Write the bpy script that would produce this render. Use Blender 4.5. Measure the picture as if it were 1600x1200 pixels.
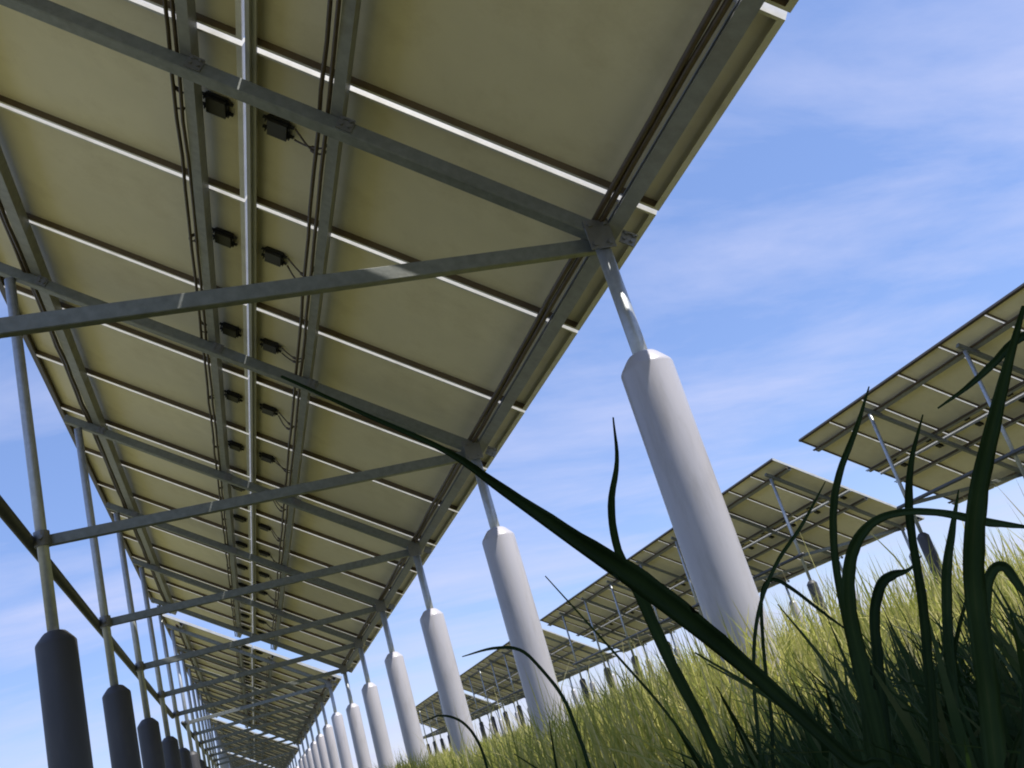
import bpy, bmesh, math, random
import numpy as np
from mathutils import Vector, Matrix

# ------------------------------------------------------------------ scene, camera, sky, sun
S = bpy.context.scene
for o in list(bpy.data.objects):
    bpy.data.objects.remove(o, do_unlink=True)
C = S.collection
H = 0.27                                   # camera height above the soil, down in the grass

cam_d = bpy.data.cameras.new('camera')
cam = bpy.data.objects.new('camera', cam_d)
C.objects.link(cam)
S.camera = cam
R_ = Vector((0.931926, -0.233774, -0.277243))
U_ = Vector((0.169376, -0.395409, 0.902753))
F_ = Vector((0.320665, 0.888258, 0.328896))
m = Matrix((R_, U_, -F_)).transposed().to_4x4()
m.translation = (0, 0, H)
cam.matrix_world = m
cam_d.sensor_width = 36
cam_d.lens = 34.24
cam_d.clip_start = 0.02
cam_d.clip_end = 3000

SUN = Vector((0.383, -0.27, 0.924)).normalized()     # direction towards the sun
sun_el = math.asin(SUN.z)
world = bpy.data.worlds.new('World')
S.world = world
world.use_nodes = True
nt = world.node_tree
nt.nodes.clear()
def N(t, typ, **k):
    n = t.nodes.new(typ)
    for a, b in k.items():
        setattr(n, a, b)
    return n
out = N(nt, 'ShaderNodeOutputWorld')
bg = N(nt, 'ShaderNodeBackground')
sky = N(nt, 'ShaderNodeTexSky', sky_type='NISHITA', sun_disc=False)
sky.sun_elevation = sun_el
sky.sun_rotation = math.atan2(SUN.x, SUN.y)
sky.altitude = 0
sky.air_density = 1.0
sky.dust_density = 0.2
sky.ozone_density = 3.0
# thin cirrus: stretched noise over the sky dome, whitening the blue
tc = N(nt, 'ShaderNodeTexCoord')
sx = N(nt, 'ShaderNodeSeparateXYZ')
zz = N(nt, 'ShaderNodeMath', operation='ADD')
zz.inputs[1].default_value = 0.16
zm = N(nt, 'ShaderNodeMath', operation='MAXIMUM')
zm.inputs[1].default_value = 0.05
cx = N(nt, 'ShaderNodeCombineXYZ')
dv = N(nt, 'ShaderNodeVectorMath', operation='DIVIDE')
mp = N(nt, 'ShaderNodeMapping')
mp.inputs['Rotation'].default_value = (0, 0, math.radians(6))
mp.inputs['Scale'].default_value = (0.75, 2.1, 0.0)
mp.inputs['Location'].default_value = (0.35, 0.9, 0.0)
ns = N(nt, 'ShaderNodeTexNoise')
ns.inputs['Scale'].default_value = 1.1
ns.inputs['Detail'].default_value = 9
ns.inputs['Roughness'].default_value = 0.6
ns.inputs['Distortion'].default_value = 0.35
cr = N(nt, 'ShaderNodeValToRGB')
cr.color_ramp.elements[0].position = 0.42
cr.color_ramp.elements[0].color = (0, 0, 0, 1)
cr.color_ramp.elements[1].position = 0.74
cr.color_ramp.elements[1].color = (1, 1, 1, 1)
mul = N(nt, 'ShaderNodeMath', operation='MULTIPLY')
mul.inputs[1].default_value = 0.70
mix = N(nt, 'ShaderNodeMixRGB')
mix.inputs['Color2'].default_value = (4.2, 4.5, 6.3, 1)
tint = N(nt, 'ShaderNodeMixRGB', blend_type='MULTIPLY')
tint.inputs['Fac'].default_value = 1.0
tint.inputs['Color2'].default_value = (1.02, 0.95, 1.12, 1)
L = nt.links.new
L(tc.outputs['Generated'], sx.inputs[0])
L(sx.outputs['Z'], zz.inputs[0])
L(zz.outputs[0], zm.inputs[0])
for q_ in 'XYZ':
    L(zm.outputs[0], cx.inputs[q_])
L(tc.outputs['Generated'], dv.inputs[0])
L(cx.outputs[0], dv.inputs[1])
L(dv.outputs[0], mp.inputs['Vector'])
L(mp.outputs['Vector'], ns.inputs['Vector'])
L(ns.outputs['Fac'], cr.inputs['Fac'])
L(cr.outputs['Color'], mul.inputs[0])
L(sky.outputs['Color'], tint.inputs['Color1'])
veil = N(nt, 'ShaderNodeMixRGB')           # even high haze over the whole dome
veil.inputs['Fac'].default_value = 0.40
veil.inputs['Color2'].default_value = (1.75, 2.95, 5.9, 1)
L(tint.outputs['Color'], veil.inputs['Color1'])
L(veil.outputs['Color'], mix.inputs['Color1'])
L(mul.outputs[0], mix.inputs['Fac'])
L(mix.outputs['Color'], bg.inputs['Color'])
bg.inputs['Strength'].default_value = 0.113
L(bg.outputs[0], out.inputs['Surface'])

sl = bpy.data.lights.new('sun', 'SUN')
sl.energy = 5.0
sl.angle = math.radians(0.5)
sl.color = (1.0, 0.955, 0.88)
so = bpy.data.objects.new('sun', sl)
C.objects.link(so)
so.rotation_euler = (-SUN).to_track_quat('-Z', 'Y').to_euler()

S.view_settings.view_transform = 'Standard'
S.view_settings.look = 'None'
S.view_settings.exposure = 0.52
S.view_settings.gamma = 1.0
S.view_settings.use_curve_mapping = False
S.render.engine = 'CYCLES'
S.cycles.pixel_filter_type = 'BLACKMAN_HARRIS'
S.cycles.filter_width = 1.9            # a small phone lens is a little soft
S.cycles.max_bounces = 6
S.cycles.diffuse_bounces = 4
S.cycles.transparent_max_bounces = 8

rnd = random.Random(7)
# ------------------------------------------------------------------ materials
def mat(name, col, rough=0.6, metal=0.0, var=0.12, scale=9.0, bump=0.0, bscale=60.0, spec=0.5, dirt=None, dirt_amt=0.4, dirt_scale=3.0, stretch=None, coords='Object'):
    M = bpy.data.materials.new(name)
    M.use_nodes = True
    t = M.node_tree
    p = t.nodes['Principled BSDF']
    p.inputs['Roughness'].default_value = rough
    p.inputs['Metallic'].default_value = metal
    p.inputs['Specular IOR Level'].default_value = spec
    co = N(t, 'ShaderNodeTexCoord')
    mp = N(t, 'ShaderNodeMapping')
    if stretch:
        mp.inputs['Scale'].default_value = stretch
    no = N(t, 'ShaderNodeTexNoise')
    no.inputs['Scale'].default_value = scale
    no.inputs['Detail'].default_value = 6
    no.inputs['Roughness'].default_value = 0.6
    rp = N(t, 'ShaderNodeValToRGB')
    a, b = rp.color_ramp.elements
    a.position, b.position = 0.3, 0.7
    a.color = tuple(c*(1-var) for c in col) + (1,)
    b.color = tuple(min(1, c*(1+var)) for c in col) + (1,)
    k = t.links.new
    k(co.outputs[coords], mp.inputs['Vector'])
    k(mp.outputs['Vector'], no.inputs['Vector'])
    k(no.outputs['Fac'], rp.inputs['Fac'])
    src = rp.outputs['Color']
    if dirt:
        n2 = N(t, 'ShaderNodeTexNoise')
        n2.inputs['Scale'].default_value = dirt_scale
        n2.inputs['Detail'].default_value = 8
        n2.inputs['Roughness'].default_value = 0.7
        r2 = N(t, 'ShaderNodeValToRGB')
        r2.color_ramp.elements[0].position = 0.5
        r2.color_ramp.elements[1].position = 0.75
        r2.color_ramp.elements[0].color = (0, 0, 0, 1)
        r2.color_ramp.elements[1].color = (dirt_amt,)*3 + (1,)
        mx = N(t, 'ShaderNodeMixRGB')
        mx.inputs['Color2'].default_value = tuple(dirt) + (1,)
        k(mp.outputs['Vector'], n2.inputs['Vector'])
        k(n2.outputs['Fac'], r2.inputs['Fac'])
        k(r2.outputs['Color'], mx.inputs['Fac'])
        k(src, mx.inputs['Color1'])
        src = mx.outputs['Color']
    k(src, p.inputs['Base Color'])
    if bump:
        n3 = N(t, 'ShaderNodeTexNoise')
        n3.inputs['Scale'].default_value = bscale
        n3.inputs['Detail'].default_value = 4
        bp_ = N(t, 'ShaderNodeBump')
        bp_.inputs['Strength'].default_value = bump
        bp_.inputs['Distance'].default_value = 0.01
        k(mp.outputs['Vector'], n3.inputs['Vector'])
        k(n3.outputs['Fac'], bp_.inputs['Height'])
        k(bp_.outputs['Normal'], p.inputs['Normal'])
    return M

M_back = mat('backsheet', (0.82, 0.75, 0.55), 0.45, var=0.07, scale=1.7, bump=0.05, bscale=25, dirt=(0.60, 0.52, 0.34), dirt_amt=0.6, dirt_scale=2.2)
_t = M_back.node_tree
_p = _t.nodes['Principled BSDF']
_src = _p.inputs['Base Color'].links[0].from_socket
_oi = N(_t, 'ShaderNodeObjectInfo')
_mr = N(_t, 'ShaderNodeMapRange')
_mr.inputs['To Min'].default_value = 0.84
_mr.inputs['To Max'].default_value = 1.08
_hv = N(_t, 'ShaderNodeHueSaturation')
_t.links.new(_oi.outputs['Random'], _mr.inputs['Value'])
_t.links.new(_mr.outputs[0], _hv.inputs['Value'])
_t.links.new(_src, _hv.inputs['Color'])
_t.links.new(_hv.outputs[0], _p.inputs['Base Color'])
M_glass = mat('cell_glass', (0.012, 0.018, 0.045), 0.12, var=0.1)
M_frame = mat('frame_aluminium', (0.70, 0.69, 0.66), 0.45, 0.25, var=0.06, scale=20, dirt=(0.30, 0.25, 0.18), dirt_amt=0.35, dirt_scale=4)
M_inner = mat('frame_inner_shade', (0.13, 0.095, 0.06), 0.6, 0.0, var=0.2, scale=12)  # shade of the inner frame walls, put into the colour as brown
M_steel = mat('galvanised_steel', (0.20, 0.215, 0.205), 0.48, 0.35, var=0.18, scale=28, bump=0.06, bscale=90, dirt=(0.17, 0.155, 0.12), dirt_amt=0.4, dirt_scale=5)
M_pipe = mat('galvanised_pipe', (0.42, 0.44, 0.45), 0.42, 0.5, var=0.14, scale=30, bump=0.05, bscale=80)
M_purl = mat('purlin_steel', (0.27, 0.28, 0.285), 0.5, 0.3, var=0.16, scale=22, dirt=(0.2, 0.16, 0.11), dirt_amt=0.4, dirt_scale=3)
M_rail = mat('rail_aluminium', (0.42, 0.42, 0.41), 0.42, 0.3, var=0.07, scale=18)
M_edge_shade = mat('edge_shade_dark', (0.075, 0.06, 0.045), 0.5, 0.3, var=0.2, scale=15)  # for the added strip that darkens the shaded high edge
M_cable_rod = mat('cable_and_shadow_rod', (0.075, 0.052, 0.03), 0.55, var=0.25, scale=30)  # also colours the rods that stand for shadow at the outer purlins
M_box = mat('junction_box_plastic', (0.012, 0.012, 0.013), 0.5, var=0.2, scale=30)
M_dark = mat('dark_pipe', (0.075, 0.078, 0.082), 0.5, 0.3, var=0.2, scale=25)
M_white = mat('white_sleeve', (0.44, 0.425, 0.455), 0.30, 0.0, var=0.10, scale=3, bump=0.22, bscale=9, dirt=(0.20, 0.18, 0.15), dirt_amt=0.6, dirt_scale=5.0, stretch=(1, 1, 0.22))
M_grey = mat('shaded_sleeve', (0.05, 0.05, 0.055), 0.55, var=0.15, scale=5, bump=0.03, bscale=30, dirt=(0.10, 0.09, 0.075), dirt_amt=0.5, dirt_scale=5.0, stretch=(1, 1, 0.3))  # same kind of sleeve, with the shade under the table put into its colour
M_bolt = mat('bolt_zinc', (0.22, 0.22, 0.22), 0.45, 0.6, var=0.2)

def leaf_mat(name, stops, trans=0.4, rough=0.65):
    M = bpy.data.materials.new(name)
    M.use_nodes = True
    t = M.node_tree
    t.nodes.clear()
    k = t.links.new
    o = N(t, 'ShaderNodeOutputMaterial')
    at = N(t, 'ShaderNodeAttribute', attribute_name='tint')
    rp = N(t, 'ShaderNodeValToRGB')
    while len(rp.color_ramp.elements) < len(stops):
        rp.color_ramp.elements.new(0.5)
    for e, (p, c) in zip(rp.color_ramp.elements, stops):
        e.position = p
        e.color = tuple(c) + (1,)
    pb = N(t, 'ShaderNodeBsdfPrincipled')
    pb.inputs['Roughness'].default_value = rough
    pb.inputs['Specular IOR Level'].default_value = 0.2
    tr = N(t, 'ShaderNodeBsdfTranslucent')
    ms = N(t, 'ShaderNodeMixShader')
    ms.inputs['Fac'].default_value = trans
    tcn = N(t, 'ShaderNodeTexCoord')
    nz = N(t, 'ShaderNodeTexNoise')
    nz.inputs['Scale'].default_value = 45
    nz.inputs['Detail'].default_value = 5
    ad = N(t, 'ShaderNodeMath', operation='MULTIPLY_ADD')
    ad.inputs[1].default_value = 0.7
    su = N(t, 'ShaderNodeMath', operation='SUBTRACT')
    su.inputs[1].default_value = 0.35
    k(tcn.outputs['Object'], nz.inputs['Vector'])
    k(nz.outputs['Fac'], ad.inputs[0])
    k(at.outputs['Fac'], ad.inputs[2])
    k(ad.outputs[0], su.inputs[0])
    k(su.outputs[0], rp.inputs['Fac'])
    k(rp.outputs['Color'], pb.inputs['Base Color'])
    k(rp.outputs['Color'], tr.inputs['Color'])
    k(pb.outputs[0], ms.inputs[1])
    k(tr.outputs[0], ms.inputs[2])
    k(ms.outputs[0], o.inputs['Surface'])
    return M
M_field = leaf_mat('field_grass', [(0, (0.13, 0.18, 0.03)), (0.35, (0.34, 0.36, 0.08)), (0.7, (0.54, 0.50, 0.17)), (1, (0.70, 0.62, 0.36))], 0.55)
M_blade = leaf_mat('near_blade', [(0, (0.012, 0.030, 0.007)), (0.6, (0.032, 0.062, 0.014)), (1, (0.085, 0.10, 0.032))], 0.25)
M_soil = mat('soil_and_turf', (0.13, 0.125, 0.05), 0.9, var=0.45, scale=1.3, bump=0.6, bscale=14, dirt=(0.13, 0.10, 0.055), dirt_amt=0.7, dirt_scale=0.35)

# ------------------------------------------------------------------ helpers
def link(o, parent=None):
    C.objects.link(o)
    if parent is not None:
        o.parent = parent
    return o
def mesh_from(name, verts, faces, mats, midx=None, smooth=False):
    me = bpy.data.meshes.new(name)
    me.from_pydata([tuple(v) for v in verts], [], faces)
    for mm in (mats if isinstance(mats, (list, tuple)) else [mats]):
        me.materials.append(mm)
    if midx:
        me.polygons.foreach_set('material_index', midx)
    if smooth:
        me.polygons.foreach_set('use_smooth', [True]*len(me.polygons))
    me.update()
    return me
def ob(name, me, parent=None, loc=(0, 0, 0), rot=None):
    o = bpy.data.objects.new(name, me)
    o.location = loc
    if rot:
        o.rotation_euler = rot
    return link(o, parent)
class MB:
    def __init__(s):
        s.v, s.f = [], []
    def box(s, x0, x1, y0, y1, z0, z1):
        b = len(s.v)
        s.v += [(x0,y0,z0),(x1,y0,z0),(x1,y1,z0),(x0,y1,z0),(x0,y0,z1),(x1,y0,z1),(x1,y1,z1),(x0,y1,z1)]
        s.f += [tuple(b+i for i in q) for q in ((0,3,2,1),(4,5,6,7),(0,1,5,4),(1,2,6,5),(2,3,7,6),(3,0,4,7))]
    def prism_y(s, prof, y0, y1):
        b, n = len(s.v), len(prof)
        s.v += [(x, y0, z) for x, z in prof] + [(x, y1, z) for x, z in prof]
        for i in range(n):
            j = (i+1) % n
            s.f.append((b+i, b+n+i, b+n+j, b+j))
        s.f.append(tuple(b+i for i in range(n)))
        s.f.append(tuple(b+n+i for i in reversed(range(n))))
    def tube(s, pts, r, n=8, caps=True):
        pts = [Vector(p) for p in pts]
        b = len(s.v)
        rr = r if isinstance(r, (list, tuple)) else [r]*len(pts)
        up = None
        for i, p in enumerate(pts):
            t = (pts[min(i+1, len(pts)-1)]-pts[max(i-1, 0)]).normalized()
            if up is None:
                up = Vector((0, 0, 1)) if abs(t.z) < 0.9 else Vector((1, 0, 0))
            x = t.cross(up).normalized()
            y = x.cross(t).normalized()
            up = y
            for k in range(n):
                a = 2*math.pi*k/n
                s.v.append(tuple(p + x*math.cos(a)*rr[i] + y*math.sin(a)*rr[i]))
        for i in range(len(pts)-1):
            for k in range(n):
                a, c = b+i*n+k, b+i*n+(k+1) % n
                s.f.append((a, c, c+n, a+n))
        if caps:
            s.f.append(tuple(b+k for k in reversed(range(n))))
            e = b+(len(pts)-1)*n
            s.f.append(tuple(e+k for k in range(n)))
    def beam(s, A, B, w, h, up=(0, 0, 1)):
        A, B = Vector(A), Vector(B)
        t = (B-A).normalized()
        x = t.cross(Vector(up)).normalized()
        y = x.cross(t).normalized()
        b = len(s.v)
        for P in (A, B):
            for sx, sy in ((-1,-1),(1,-1),(1,1),(-1,1)):
                s.v.append(tuple(P + x*sx*w/2 + y*sy*h/2))
        s.f += [tuple(b+i for i in q) for q in ((0,1,2,3),(7,6,5,4),(0,4,5,1),(1,5,6,2),(2,6,7,3),(3,7,4,0))]
    def mesh(s, name, mats, smooth=False):
        return mesh_from(name, s.v, s.f, mats, smooth=smooth)
def bevel(me, w=0.003, seg=1):
    bm = bmesh.new()
    bm.from_mesh(me)
    bmesh.ops.bevel(bm, geom=bm.edges[:], offset=w, segments=seg, affect='EDGES', clamp_overlap=True)
    bmesh.ops.recalc_face_normals(bm, faces=bm.faces[:])
    bm.to_mesh(me)
    bm.free()
    return me
def tag(o, label=None, cat=None, group=None, kind=None):
    if label: o['label'] = label
    if cat: o['category'] = cat
    if group: o['group'] = group
    if kind: o['kind'] = kind
    return o

# ------------------------------------------------------------------ ground
gv, gf = [], []
rings = [0, .6, 1.2, 2, 3, 4.5, 6.5, 9, 13, 18, 26, 38, 55, 80, 120, 200, 350, 700, 1500]
SEG = 72
def ground_z(x, y):
    r = math.hypot(x, y)
    z = 0.03*math.sin(x*0.9+1.3)*math.cos(y*0.7+0.4)*min(1, r/3)
    z += 0.012*max(0, min(x, 40)-4)*0.5         # the field rises a little to the east
    return z - 0.02
gv.append((0, 0, ground_z(0, 0)))
for r in rings[1:]:
    for k in range(SEG):
        a = 2*math.pi*k/SEG
        x, y = r*math.cos(a), r*math.sin(a)
        gv.append((x, y, ground_z(x, y)))
for k in range(SEG):
    gf.append((0, 1+k, 1+(k+1) % SEG))
for i in range(len(rings)-2):
    for k in range(SEG):
        a, b = 1+i*SEG+k, 1+i*SEG+(k+1) % SEG
        gf.append((a, a+SEG, b+SEG, b))
tag(ob('ground', mesh_from('ground', gv, gf, M_soil, smooth=True)), kind='structure')

# ------------------------------------------------------------------ the solar tables
TH = 0.5872
CT, ST = math.cos(TH), math.sin(TH)
MX, MZ = 0.4319, 2.5076 + H          # ridge line between upper and lower modules, frame undersides
LU, LL = 1.612, 1.612
FX, BX = 1.5784, -0.7872             # post lines
FT = 1.6066 + H                      # tie height = top of the short posts
SLF, SLB = 1.118 + H, 1.130 + H      # sleeve tops
BP = 2.398
GAP = 0.027
MW = 1.0 - GAP                       # module width along the row
FH = 0.040                           # frame depth
# local frame of a table: x across the slope (downhill positive), y along row, z normal to the modules
TILT = Matrix.Rotation(TH, 4, 'Y')
def plane(s, y, d=0.0):              # table coordinates -> table space (origin at MX, 0, MZ)
    return Vector((MX + s*CT + d*ST, y, MZ - s*ST + d*CT))

def make_module_meshes(length):
    fr = MB()
    w, t = MW/2, 0.012
    l = length/2
    fr.box(-l, -l+t, -w, w, 0, FH)
    fr.box(l-t, l, -w, w, 0, FH)
    fr.box(-l+t, l-t, -w, -w+t, 0, FH)
    fr.box(-l+t, l-t, w-t, w, 0, FH)
    # narrow inward lips along the underside
    e = 0.010
    fr.box(-l+t, -l+t+e, -w+t, w-t, 0, 0.0025)
    fr.box(l-t-e, l-t, -w+t, w-t, 0, 0.0025)
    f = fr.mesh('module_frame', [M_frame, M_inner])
    for p in f.polygons:                       # the inward walls get the dark brown that imitates shade
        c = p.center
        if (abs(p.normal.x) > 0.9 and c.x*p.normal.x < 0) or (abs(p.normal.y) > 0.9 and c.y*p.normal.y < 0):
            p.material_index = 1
    b = MB()
    b.box(-l+t, l-t, -w+t, w-t, FH-0.009, FH-0.002)
    bs = b.mesh('module_backsheet', [M_back, M_glass])
    for p in bs.polygons:
        p.material_index = 1 if p.normal.z > 0.5 else 0
    return f, bs
ML = LU - 0.012
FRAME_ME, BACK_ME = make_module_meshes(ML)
jb = MB()
jb.box(-0.055, 0.055, -0.06, 0.06, -0.022, 0.0)
JB_ME = bevel(jb.mesh('junction_box', M_box), 0.006, 2)
jl = MB()                                   # raised lid, latches and cable glands
jl.box(-0.047, 0.047, -0.052, 0.052, -0.034, -0.0215)
for sy in (-0.035, 0.035):
    jl.box(-0.060, -0.0555, sy-0.008, sy+0.008, -0.030, -0.006)
    jl.box(0.0555, 0.060, sy-0.008, sy+0.008, -0.030, -0.006)
    jl.tube([(-0.075, sy, -0.012), (-0.0552, sy, -0.012)], 0.008, 8)
    jl.tube([(0.0552, sy, -0.012), (0.075, sy, -0.012)], 0.008, 8)
_b = bmesh.new()
_b.from_mesh(JB_ME)
_b.from_mesh(jl.mesh('junction_box_lid', M_box))
_b.to_mesh(JB_ME)
_b.free()
def lead_mesh(sgn, seed):
    g_ = random.Random(seed)
    q = MB()
    ln = 0.150 if sgn > 0 else 0.085
    for off in (-0.035, 0.035):
        sag = g_.uniform(0.015, 0.05)
        run = g_.uniform(-0.16, 0.10)
        bow = g_.uniform(-0.03, 0.03)
        pts = []
        for i in range(13):
            u = i/12
            pts.append((sgn*(0.07+ln*(1-(1-u)**1.6)), off*(1-0.4*u) + run*u*u + bow*math.sin(math.pi*u), -0.012 - sag*math.sin(math.pi*u) - 0.045*u))
        q.tube(pts, 0.004, 6)
        q.tube(pts[5:8], 0.008, 7)            # plug connector on the lead
    return q.mesh('lead_cable', M_cable_rod, True)
LEAD_ME = {sg: [lead_mesh(sg, 20*k_+sg+3) for k_ in range(6)] for sg in (1, -1)}

def c_channel(width, depth, y0, y1, t=0.004, lip=0.016, open_left=True):
    # C section lying under the modules, web on the right, open to the left; top at z=0
    s = -1 if open_left else 1
    q = MB()
    x_web, x_open = -s*width/2, s*width/2
    def bx(a, b, z0, z1):
        q.box(min(a, b), max(a, b), y0, y1, z0, z1)
    bx(x_web, x_web + s*t, -depth, 0)
    bx(x_web + s*t, x_open, -t, 0)
    bx(x_web + s*t, x_open, -depth, -depth+t)
    bx(x_open - s*t, x_open, -depth+t, -depth+lip)
    bx(x_open - s*t, x_open, -lip, -t)
    return q

def lathe_mesh(name, prof, mats, n=32):
    v, f = [], []
    for r, z in prof:
        for k in range(n):
            a = 2*math.pi*k/n
            v.append((r*math.cos(a), r*math.sin(a), z))
    for i in range(len(prof)-1):
        for k in range(n):
            a, b = i*n+k, i*n+(k+1) % n
            f.append((a, b, b+n, a+n))
    f.append(tuple(reversed(range(n))))
    e = (len(prof)-1)*n
    f.append(tuple(e+k for k in range(n)))
    me = mesh_from(name, v, f, mats)
    for p in me.polygons:
        p.use_smooth = abs(p.normal.z) < 0.95
    return me
SR = 0.097
def sleeve_mesh(top, m_, name):
    prof = [(SR, -0.35), (SR, 0.25), (SR, 0.7), (SR, top-0.064), (SR-0.002, top-0.056), (SR-0.008, top-0.047), (0.060, top-0.013), (0.050, top-0.004), (0.040, top), (0.030, top+0.001)]
    return lathe_mesh(name, prof, m_)
SLEEVE_F = sleeve_mesh(SLF, M_white, 'white_sleeve')
SLEEVE_B = sleeve_mesh(SLB, M_grey, 'shaded_sleeve')
PR = 0.029
def zplane(x, d=0.0):
    # z on the plane offset d along the normal at world x
    return MZ - (x-MX)*math.tan(TH) + d/CT
POST_F = lathe_mesh('short_post', [(PR, SLF-0.3), (PR, zplane(FX, -0.135))], M_pipe, 16)
POST_B = lathe_mesh('tall_post', [(PR, SLB-0.3), (PR, zplane(BX, -0.135))], M_pipe, 16)
rf = MB()
rf.beam(plane(-1.50, 0, -0.0925), plane(1.47, 0, -0.0925), 0.058, 0.060, up=(ST, 0, CT))
RAFTER_ME = bevel(rf.mesh('rafter', M_steel), 0.004)
tb = MB()
tb.beam((BX-0.04, 0.047, FT), (FX+0.035, 0.047, FT), 0.034, 0.058)
TIE_ME = bevel(tb.mesh('tie_beam', M_steel), 0.003)
gs = MB()
gs.box(FX-0.062, FX+0.040, -0.037, -0.031, FT-0.055, FT+0.068)
for dx, dz in ((-0.042, 0.048), (0.020, 0.048), (-0.042, -0.035), (0.020, -0.035)):
    gs.tube([(FX+dx, -0.046, FT+dz), (FX+dx, -0.036, FT+dz)], 0.011, 6)
GUSSET_ME = gs.mesh('bracket', M_bolt)
cl = MB()
cl.tube([(BX, 0, FT-0.04), (BX, 0, FT+0.04)], 0.040, 14)
cl.tube([(BX, -0.06, FT), (BX, 0.075, FT)], 0.012, 8)
CLAMP_ME = cl.mesh('pipe_clamp', M_bolt)

ck = MB()
ck.box(-0.030, 0.030, -0.045, -0.0295, -0.006, 0.0)
ck.box(-0.030, 0.030, -0.0355, -0.0295, -0.050, -0.006)
for dx_ in (-0.015, 0.015):
    ck.tube([(dx_, -0.044, -0.030), (dx_, -0.0355, -0.030)], 0.008, 6)
    ck.tube([(dx_, -0.0375, -0.012), (dx_, -0.0375, -0.006)], 0.007, 6)
CLIP_ME = ck.mesh('purlin_clip', M_bolt)
PURL = [(-1.250, 0.065), (-0.200, 0.044), (0.378, 0.044), (1.490, 0.056)]
def solar_table(label, y0, n, first_bent, nb, dx=0.0, dz=0.0, detail=2, group=None):
    root = bpy.data.objects.new('solar_array_table', None)
    root.empty_display_size = 0.3
    root.location = (dx, y0, dz)
    link(root)
    tag(root, label, 'solar array', group)
    Lr = n*1.0
    for k in range(n):
        yc = k + 0.5
        for sgn in (-1, 1):
            sc = sgn*(ML/2 + 0.011)
            jy = rnd.uniform(-0.0015, 0.0015)
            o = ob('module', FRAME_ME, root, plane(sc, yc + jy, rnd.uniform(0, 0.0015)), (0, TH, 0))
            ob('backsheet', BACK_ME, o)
            if detail >= 1:
                jx = sgn*(0.125 + rnd.uniform(-0.006, 0.006)) - sc
                jyy = -0.075 + rnd.uniform(-0.015, 0.015)
                ob('junction_box', JB_ME, o, (jx, jyy, FH-0.0085)).scale = (0.86, 0.86, 1.0)
                if detail >= 2:
                    ob('lead_cable', rnd.choice(LEAD_ME[sgn]), o, (jx, jyy, FH-0.0125))
    for i, (s, w) in enumerate(PURL):
        q = c_channel(w, 0.060, 0.02, Lr-0.02, open_left=True)
        me = q.mesh('purlin', M_purl)
        ob('purlin', me, root, plane(s, 0, -0.0015), (0, TH, 0))
    # slim aluminium rail along the seam between upper and lower modules
    q = MB()
    q.box(0.006, 0.048, 0.01, Lr-0.01, -0.012, -0.0015)
    q.box(0.024, 0.030, 0.01, Lr-0.01, -0.030, -0.012)
    ob('seam_rail', q.mesh('seam_rail', M_rail), root, plane(0.0, 0, 0), (0, TH, 0))
    q = MB()  # dark strip added along the high edge, imitating shade there
    q.box(-1.632, -1.590, 0.01, Lr-0.01, -0.005, -0.0015)
    q.box(-1.632, -1.628, 0.01, Lr-0.01, -0.0015, 0.036)
    ob('edge_shade_strip', q.mesh('edge_shade_strip', M_edge_shade), root, plane(0.0, 0, 0), (0, TH, 0))
    # cables at the middle purlins; at the outer ones added rods imitate lip shadow
    if detail >= 1:
        for s, offs in ((-0.200, (-0.062, -0.034)), (0.378, (-0.064, -0.034)), (1.490, (-0.084, -0.060)), (-1.250, (-0.072, -0.052))):
            for off in offs:
                q = MB()
                pts = []
                nn = n*4
                for i in range(nn+1):
                    y = Lr*i/nn
                    pts.append((off + rnd.uniform(-0.003, 0.003), y, -0.052 - (0.010 if i % 4 == 2 else 0.004)*(1 if i % 2 == 0 else 1.4) + rnd.uniform(-0.003, 0.003)))
                q.tube(pts, 0.0085 if -1 < s < 1 else 0.0115, 6)
                ob('cable_or_shadow_rod', q.mesh('cable_or_shadow_rod', M_cable_rod, True), root, plane(s, 0, 0), (0, TH, 0))
    ys = [first_bent - y0 + i*BP for i in range(nb)]
    for y in ys:
        ob('rafter', RAFTER_ME, root, (0, y, 0))
        ob('tie_beam', TIE_ME, root, (0, y, 0))
        ob('bracket', GUSSET_ME, root, (0, y, 0))
        ob('pipe_clamp', CLAMP_ME, root, (0, y, 0))
        if detail >= 1:
            for s, w in PURL:
                ob('purlin_clip', CLIP_ME, root, plane(s + (0.06 if s > 1 else 0.045), y, -0.0625), (0, TH, 0))
        p = ob('short_post', POST_F, root, (FX, y, 0))
        ob('sleeve', SLEEVE_F, p, (rnd.uniform(-.006, .006), rnd.uniform(-.006, .006), rnd.uniform(-.012, .012)), (rnd.uniform(-.006, .006), rnd.uniform(-.006, .006), rnd.uniform(0, 6.28)))
        p = ob('tall_post', POST_B, root, (BX, y, 0))
        ob('sleeve', SLEEVE_B, p, (rnd.uniform(-.006, .006), rnd.uniform(-.006, .006), rnd.uniform(-.015, .015)), (rnd.uniform(-.006, .006), rnd.uniform(-.006, .006), rnd.uniform(0, 6.28)))
    q = MB()
    q.tube([(BX+0.0, ys[0]-0.2, 0), (BX+0.0, ys[-1]+0.2, 0)], 0.030, 14)
    ob('stringer_pipe', q.mesh('stringer_pipe', M_dark, True), root, (-0.060, 0, FT))
    return root

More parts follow.
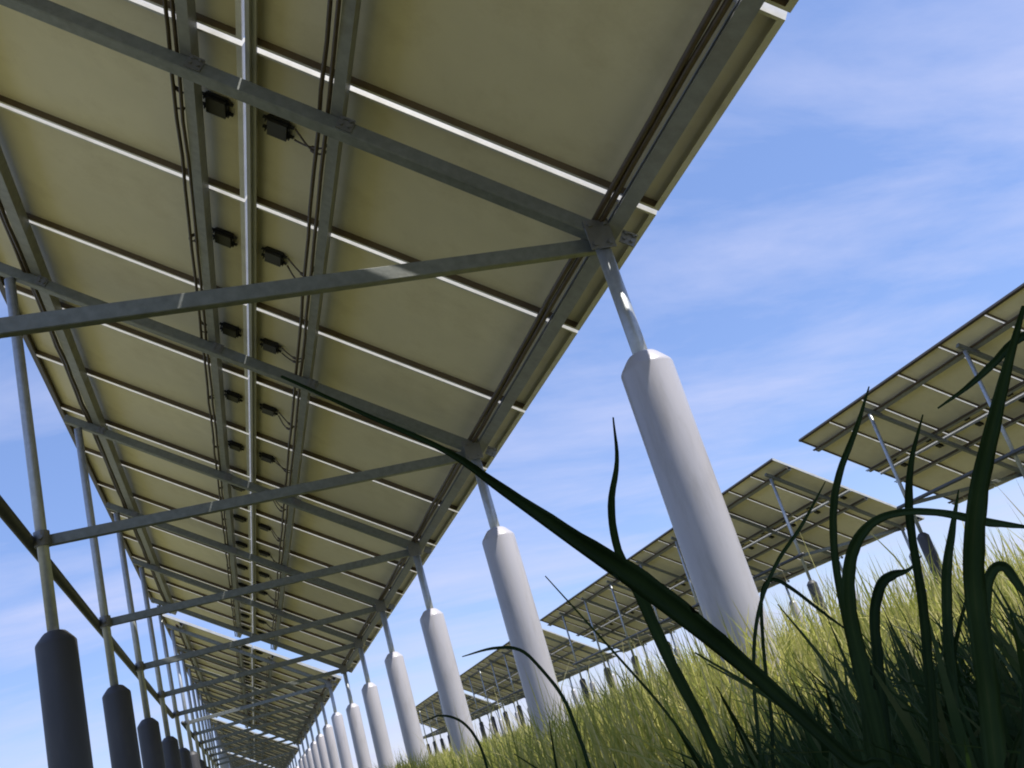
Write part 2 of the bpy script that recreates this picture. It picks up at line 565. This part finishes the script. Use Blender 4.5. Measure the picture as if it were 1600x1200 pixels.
B0 = 2.9697
G_R = 'solar tables in the parallel row'
solar_table('long tilted solar array overhead with its junction boxes and white sleeved posts', -1.16, 17, B0-BP, 7)
solar_table('solar array that continues the overhead row after a narrow gap', 17.5, 17, 17.75, 7, dz=0.12, detail=1)
solar_table('third solar array of the overhead row, beyond the second gap', 35.5, 17, 35.9, 7, dz=0.05, detail=0)
solar_table('last visible solar array at the far end of the overhead row', 53.6, 17, 54.0, 7, dz=0.0, detail=0)
DX = 11.19
solar_table('solar array at the end of the parallel row, above the tall grass blades', -2.2, 17, -1.5, 7, DX, 0.0, 1, G_R)
solar_table('solar array standing behind the first white sleeved post across the field', 15.80, 17, 16.3, 7, DX, 0.0, 1, G_R)
solar_table('solar array across the field showing between the second and third white sleeves', 33.8, 17, 34.3, 7, DX, 0.0, 0, G_R)
solar_table('farthest solar array across the field, beyond the third white sleeve', 51.8, 17, 52.3, 7, DX, 0.0, 0, G_R)

# ------------------------------------------------------------------ grass
def add_tint(me, per_vert):
    at = me.attributes.new('tint', 'FLOAT', 'POINT')
    at.data.foreach_set('value', np.asarray(per_vert, dtype=np.float32))
def grass_mesh(name, X, Y, Hh, W, seed, lean=0.35, mat_=None, tmin=0.0, tmax=1.0):
    g = np.random.default_rng(seed)
    n = len(X)
    Z = np.array([ground_z(a, b) for a, b in zip(X, Y)]) - 0.01
    az = g.uniform(0, 2*np.pi, n)
    fa = g.uniform(0, 2*np.pi, n)
    ln = np.abs(g.normal(0, lean, n)) * Hh
    wx, wy = np.cos(fa)*W/2, np.sin(fa)*W/2
    lx, ly = np.cos(az)*ln, np.sin(az)*ln
    P = np.zeros((n, 7, 3))
    for i, (t, s) in enumerate(((0, .75), (.4, 1), (.75, .72))):
        b = t**2
        zz = Hh*(t - 0.12*b*np.minimum(1.5, ln/Hh))
        P[:, 2*i, 0] = X + lx*b - wx*s
        P[:, 2*i, 1] = Y + ly*b - wy*s
        P[:, 2*i, 2] = Z + zz
        P[:, 2*i+1, 0] = X + lx*b + wx*s
        P[:, 2*i+1, 1] = Y + ly*b + wy*s
        P[:, 2*i+1, 2] = Z + zz
    P[:, 6, 0] = X + lx
    P[:, 6, 1] = Y + ly
    P[:, 6, 2] = Z + Hh*(1 - 0.25*np.minimum(1.5, ln/Hh))
    base = np.arange(n)*7
    q1 = np.stack([base, base+1, base+3, base+2], 1)
    q2 = np.stack([base+2, base+3, base+5, base+4], 1)
    t3 = np.stack([base+4, base+5, base+6], 1)
    me = bpy.data.meshes.new(name)
    me.vertices.add(n*7)
    me.vertices.foreach_set('co', P.reshape(-1))
    nl = n*11
    me.loops.add(nl)
    lv = np.concatenate([q1, q2, t3], 1).reshape(-1)
    me.loops.foreach_set('vertex_index', lv.astype(np.int32))
    me.polygons.add(n*3)
    st = (np.arange(n)[:, None]*11 + np.array([0, 4, 8])[None, :]).reshape(-1)
    me.polygons.foreach_set('loop_start', st.astype(np.int32))
    me.polygons.foreach_set('use_smooth', np.ones(n*3, dtype=bool))
    me.update(calc_edges=True)
    me.validate()
    me.materials.append(mat_ or M_field)
    patch = 0.5+0.5*np.sin(X*0.45+1.1*np.sin(Y*0.31)+0.7)*np.cos(Y*0.37+0.9*np.sin(X*0.23))
    tint = np.clip(tmin + (tmax-tmin)*(0.25*patch + 0.75*g.beta(1.6, 1.9, n)), 0, 1)
    add_tint(me, np.repeat(tint, 7))
    return me
g = np.random.default_rng(3)
def polar(n, r0, r1, a0, a1, power=1.0):
    r = r0 + (r1-r0)*g.random(n)**power
    a = np.radians(g.uniform(a0, a1, n))          # angle measured from +Y towards +X
    return r*np.sin(a), r*np.cos(a), r
def post_clear(X, Y):
    return np.ones(len(X), bool)
# sunlit field beyond the posts, tall and going to seed
def hvar(X, Y):
    return 0.85 + 0.25*np.sin(X*1.7+Y*0.6)*np.cos(Y*1.3-X*0.4)
X, Y, r = polar(90000, 1.6, 9, -25, 95, 0.8)
k = X > -3.0
X, Y, r = X[k], Y[k], r[k]
hh = g.uniform(0.22, 0.52, len(X))*np.where(r > 2.6, 1.0, 0.86)*hvar(X, Y)*np.where(X > 0.9, 1.0, 0.58)
o = ob('grass', grass_mesh('field_grass_near', X, Y, hh, g.uniform(0.004, 0.008, len(X)), 11))
tag(o, 'sunlit yellow green meadow grass around the posts', 'grass', kind='stuff')
X, Y, r = polar(110000, 8, 34, -20, 80, 0.8)
hh = g.uniform(0.25, 0.55, len(X))*hvar(X*.5, Y*.5)*np.where(X > 0.9, 1, 0.7)
o = ob('grass', grass_mesh('field_grass_mid', X, Y, hh, g.uniform(0.009, 0.018, len(X)), 12))
tag(o, 'pale meadow grass growing beneath the parallel row of arrays', 'grass', kind='stuff')
X, Y, r = polar(60000, 30, 130, -15, 75, 0.9)
hh = g.uniform(0.3, 0.7, len(X))
o = ob('grass', grass_mesh('field_grass_far', X, Y, hh, g.uniform(0.04, 0.08, len(X)), 13))
tag(o, 'distant meadow grass running out to the horizon', 'grass', kind='stuff')
X, Y, r = polar(4200, 2.2, 22, 8, 75, 0.7)
k = X > 1.1
X, Y = X[k], Y[k]
hh = g.uniform(0.34, 0.66, len(X))
o = ob('grass', grass_mesh('dry_stems', X, Y, hh, g.uniform(0.003, 0.008, len(X)), 16, lean=0.3, tmin=0.55, tmax=1.1))
tag(o, 'pale dry stalks standing taller than the meadow grass', 'grass', kind='stuff')
# shaded grass close to the lens, on the side towards the sunlit field
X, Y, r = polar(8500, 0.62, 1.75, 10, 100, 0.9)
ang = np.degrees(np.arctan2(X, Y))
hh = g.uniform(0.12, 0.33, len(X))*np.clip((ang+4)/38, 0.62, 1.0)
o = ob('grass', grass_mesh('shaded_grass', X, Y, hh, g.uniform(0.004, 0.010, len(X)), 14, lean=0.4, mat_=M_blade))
tag(o, 'dark shaded grass growing thickly under the low edge of the overhead array', 'grass', kind='stuff')
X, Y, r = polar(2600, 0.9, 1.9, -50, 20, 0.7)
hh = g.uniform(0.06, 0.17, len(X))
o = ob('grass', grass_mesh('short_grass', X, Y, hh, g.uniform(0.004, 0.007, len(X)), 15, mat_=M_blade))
tag(o, 'short thin grass in the deep shade below the overhead array', 'grass', kind='stuff')

# single blades standing right in front of the lens
def catmull(P, n):
    P = [np.array(p, float) for p in P]
    Q = [2*P[0]-P[1]] + P + [2*P[-1]-P[-2]]
    out_ = []
    for i in range(1, len(Q)-2):
        for j in range(n):
            t = j/n
            a, b, c, d = Q[i-1], Q[i], Q[i+1], Q[i+2]
            out_.append(0.5*((2*b) + (c-a)*t + (2*a-5*b+4*c-d)*t*t + (3*b-a-3*c+d)*t**3))
    out_.append(Q[-2])
    return out_
def blade(label, pts, widths, nv, tint_, group=None, twist=0.5):
    ps = catmull(pts, 5)
    ws = [float(w[0]) for w in catmull([[w] for w in widths], 5)]
    nv = Vector(nv)
    v, f, tv = [], [], []
    n = len(ps)
    tw0 = rnd.uniform(-twist, twist)
    for i, p in enumerate(ps):
        t = Vector(ps[min(i+1, n-1)]-ps[max(i-1, 0)]).normalized()
        side = t.cross(nv).normalized()
        nn = side.cross(t).normalized()
        a = tw0*math.sin(i/n*2.2)
        side = (side*math.cos(a) + nn*math.sin(a)).normalized()
        nn = side.cross(t).normalized()
        w = max(ws[i], 0.0006)/2
        P = Vector(p)
        fold = 0.42 + 0.2*math.sin(i*0.7+tw0*9)
        e = w*(1 + 0.05*math.sin(i*1.9+tw0*20))
        v += [tuple(P - side*e + nn*w*fold), tuple(P - side*e*0.5 + nn*w*fold*0.35), tuple(P - nn*w*fold*0.35), tuple(P + side*w*0.5 + nn*w*fold*0.35), tuple(P + side*w + nn*w*fold), tuple(P - nn*(w*fold*0.35+0.0007))]
        tv += [tint_+0.2, tint_, tint_+0.3, tint_-0.05, tint_+0.2, tint_+0.2]
    for i in range(n-1):
        a, b = 6*i, 6*i+6
        f += [(a, a+1, b+1, b), (a+1, a+2, b+2, b+1), (a+2, a+3, b+3, b+2), (a+3, a+4, b+4, b+3), (a+4, a+5, b+5, b+4), (a+5, a, b, b+5)]
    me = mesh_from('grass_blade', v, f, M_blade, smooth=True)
    add_tint(me, tv)
    o = ob('grass_blade', me)
    tag(o, label, 'grass blade', group)
    return o
BLADES = [
 ('long dark grass blade leaning diagonally in front of the white sleeve post',
  [[0.0296,0.2745,0.3872],[0.0523,0.2897,0.3774],[0.0805,0.3028,0.3624],[0.1,0.3154,0.3481],[0.1236,0.3259,0.3282],[0.1457,0.3342,0.3091],[0.167,0.3409,0.2866],[0.187,0.346,0.2613],[0.209,0.3463,0.2276],[0.2271,0.3462,0.1996],[0.2343,0.3462,-0.01]],
  [0.0009,0.0014,0.0022,0.0038,0.0062,0.0086,0.0076,0.0058,0.0048,0.0043,0.0034], [-0.397,-0.911,-0.107]),
 ('upright blade with a kinked tip crossing the long diagonal blade',
  [[0.2046,0.4362,0.4038],[0.2051,0.4498,0.3846],[0.2006,0.4646,0.3656],[0.2014,0.4764,0.344],[0.2088,0.4846,0.3197],[0.2167,0.4918,0.2814],[0.2241,0.4965,0.2534],[0.2304,0.4996,0.2195],[0.2391,0.4993,0.1857],[0.2426,0.4992,-0.01]],
  [0.0008,0.0023,0.0039,0.0043,0.0062,0.0062,0.0055,0.0055,0.0055,0.0044], [-0.394,-0.914,-0.094]),
 ('hair thin straight grass stem leaning past the far array',
  [[0.219,0.6577,0.3671],[0.2541,0.6647,0.3046],[0.2791,0.669,0.2574],[0.2977,0.672,0.2098],[0.3101,0.6759,0.1725],[0.3151,0.6775,-0.01]],
  [0.0008,0.0017,0.002,0.0022,0.0023,0.0019], [-0.385,-0.923,0.017]),
 ('thin blade arching over the second white sleeve',
  [[0.1735,0.7779,0.3395],[0.1979,0.7721,0.339],[0.2175,0.7674,0.3321],[0.2297,0.7651,0.3134],[0.2397,0.763,0.288],[0.2431,0.7621,0.2576],[0.2433,0.7604,0.2195],[0.2434,0.7597,-0.01]],
  [0.0008,0.0023,0.0027,0.0027,0.0031,0.0031,0.0031,0.0025], [-0.287,-0.956,-0.054]),
 ('broad upright blade reaching higher than the array of the parallel row',
  [[0.3056,0.2721,0.3648],[0.3016,0.2897,0.3458],[0.2958,0.3074,0.3239],[0.2911,0.3213,0.305],[0.2866,0.3336,0.2824],[0.2832,0.343,0.2561],[0.2796,0.3503,0.2299],[0.2733,0.357,0.2],[0.268,0.3611,0.1732],[0.2659,0.3627,-0.01]],
  [0.0016,0.0039,0.0062,0.0074,0.0082,0.0082,0.0086,0.0086,0.0086,0.0069], [-0.651,-0.758,-0.028]),
 ('slim blade with a bent tip below the array corner',
  [[0.3853,0.4678,0.4009],[0.3786,0.4855,0.3816],[0.3688,0.5044,0.361],[0.364,0.518,0.3412],[0.3602,0.5308,0.3124],[0.358,0.5408,0.2747],[0.3538,0.5489,0.2301],[0.347,0.5542,0.1802],[0.3443,0.5563,-0.01]],
  [0.0008,0.0031,0.0043,0.0047,0.0047,0.0047,0.0047,0.0047,0.0037], [-0.56,-0.826,-0.066]),
 ('slim straight blade between two arching leaves',
  [[0.3915,0.4432,0.3714],[0.3854,0.4603,0.3505],[0.382,0.4738,0.3281],[0.3811,0.4842,0.3039],[0.3789,0.4944,0.2724],[0.3723,0.5053,0.2351],[0.3606,0.5155,0.1892],[0.3485,0.5229,0.1487],[0.3437,0.5259,-0.01]],
  [0.0008,0.0031,0.0047,0.0047,0.0055,0.0055,0.0055,0.0055,0.0044], [-0.608,-0.794,-0.004]),
 ('short blade folded down from the broad upright blade',
  [[0.3315,0.3646,0.3548],[0.342,0.3538,0.3588],[0.3513,0.3431,0.3642],[0.3602,0.332,0.3704],[0.3662,0.3265,0.3667],[0.3622,0.3381,0.3374],[0.3501,0.356,0.2966],[0.332,0.3731,0.2459],[0.3117,0.3842,0.1975],[0.2969,0.3885,0.1657],[0.291,0.3902,-0.01]],
  [0.0008,0.0023,0.0035,0.0039,0.0039,0.0039,0.0047,0.0047,0.0047,0.0047,0.0037], [-0.724,-0.676,-0.135]),
 ('leaf that arches over flat above the small hooked leaf',
  [[0.3839,0.3933,0.2913],[0.3778,0.405,0.298],[0.372,0.4159,0.3045],[0.3639,0.4281,0.314],[0.353,0.4423,0.3214],[0.343,0.4557,0.3224],[0.3349,0.468,0.3151],[0.3294,0.4786,0.2998],[0.326,0.4873,0.2769],[0.3246,0.4932,0.2462],[0.3204,0.4979,0.2067],[0.3131,0.5019,0.1696],[0.3102,0.5035,-0.01]],
  [0.0008,0.0031,0.0047,0.0039,0.0039,0.0047,0.0062,0.007,0.0082,0.009,0.0086,0.0078,0.0062], [-0.58,-0.811,-0.078]),
 ('small hooked leaf curling under the flat arching leaf',
  [[0.4349,0.5475,0.304],[0.4265,0.5544,0.298],[0.4181,0.5607,0.298],[0.41,0.5669,0.294],[0.4018,0.5732,0.2778],[0.3941,0.5782,0.251],[0.3851,0.5822,0.2169],[0.3717,0.5853,0.1736],[0.3624,0.586,0.1463],[0.3587,0.5863,-0.01]],
  [0.0008,0.0023,0.0059,0.007,0.007,0.007,0.007,0.0062,0.0062,0.005], [-0.574,-0.819,-0.011]),
 ('stiff dark blade standing beside the slim straight blade',
  [[0.4951,0.559,0.3404],[0.4882,0.5741,0.3157],[0.4806,0.5885,0.2885],[0.4738,0.6005,0.2559],[0.4656,0.6108,0.2148],[0.4524,0.6208,0.1675],[0.4358,0.629,0.119],[0.4292,0.6323,-0.01]],
  [0.0008,0.0047,0.007,0.0074,0.0074,0.0074,0.007,0.0056], [-0.619,-0.785,0.018]),
 ('thin blade crossing low in front of the far array end',
  [[0.4577,0.6462,0.3833],[0.435,0.6657,0.3572],[0.4114,0.683,0.3349],[0.3903,0.6975,0.3042],[0.3732,0.7075,0.2604],[0.3606,0.7118,0.2117],[0.3464,0.7129,0.1614],[0.3407,0.7133,-0.01]],
  [0.0008,0.0027,0.0031,0.0031,0.0031,0.0031,0.0031,0.0025], [-0.488,-0.872,-0.043]),
 ('thin drooping blade beside the foot of the sleeve post',
  [[0.4738,0.7057,0.264],[0.4583,0.7155,0.2906],[0.442,0.7244,0.3189],[0.4312,0.73,0.3298],[0.4213,0.7366,0.32],[0.4103,0.7444,0.2813],[0.3984,0.7497,0.2284],[0.3813,0.7524,0.1648],[0.3745,0.7535,-0.01]],
  [0.0008,0.0023,0.0031,0.0031,0.0031,0.0031,0.0031,0.0031,0.0025], [-0.496,-0.867,-0.059]),
 ('forked blade leaning out past the broad upright blade',
  [[0.4089,0.4386,0.2506],[0.4041,0.4435,0.265],[0.4011,0.4461,0.2805],[0.394,0.4524,0.2765],[0.3851,0.4598,0.2535],[0.3735,0.4665,0.2163],[0.3591,0.4711,0.1749],[0.3533,0.4729,-0.01]],
  [0.0008,0.0039,0.0055,0.0055,0.0055,0.0055,0.0055,0.0044], [-0.657,-0.754,-0.011]),
 ('thin blade arching over the third white sleeve foot',
  [[0.199,1.1825,0.3165],[0.2217,1.1784,0.3172],[0.2425,1.1748,0.3038],[0.2549,1.1726,0.2769],[0.2567,1.1718,0.2371],[0.2531,1.17,0.1861],[0.2517,1.1693,-0.01]],
  [0.0008,0.0023,0.0031,0.0031,0.0031,0.0031,0.0025], [-0.212,-0.977,-0.006]),
]
for lab, pts, ws, nv in BLADES:
    blade(lab, pts, ws, nv, (0.0 if 'diagonally' in lab else rnd.uniform(0.05, 0.45)), 'single blades in the foreground')

G_T = 'slender blades of the shaded tangle'
for i in range(40):
    low = i >= 26
    a = math.radians(rnd.uniform(13, 31) if low else rnd.uniform(33, 66))
    d = rnd.uniform(0.7, 1.3) if low else rnd.uniform(0.55, 1.15)
    x, y = d*math.sin(a), d*math.cos(a)
    h = rnd.uniform(0.22, 0.33) if low else rnd.uniform(0.26, 0.42)
    la = rnd.uniform(0, 2*math.pi)
    reach = rnd.uniform(0.04, 0.20)
    droop = rnd.uniform(0.0, 0.35)
    pts = []
    for j in range(7):
        u = j/6
        pts.append([x + math.cos(la)*reach*u**1.8, y + math.sin(la)*reach*u**1.8, h*(u - droop*u**3) - 0.01*(1-u)])
    pts.reverse()
    w = rnd.uniform(0.003, 0.0065)
    blade('thin dark blade rising beneath the long diagonal blade' if low else 'slender dark blade in the shaded tangle beside the broad upright blade', pts,
          [0.001, w*0.6, w*0.85, w, w, w*0.95, w*0.8], (-math.sin(a), -math.cos(a), 0.1), rnd.uniform(0.0, 0.7), 'thin blades beneath the diagonal blade' if low else G_T, 1.0)
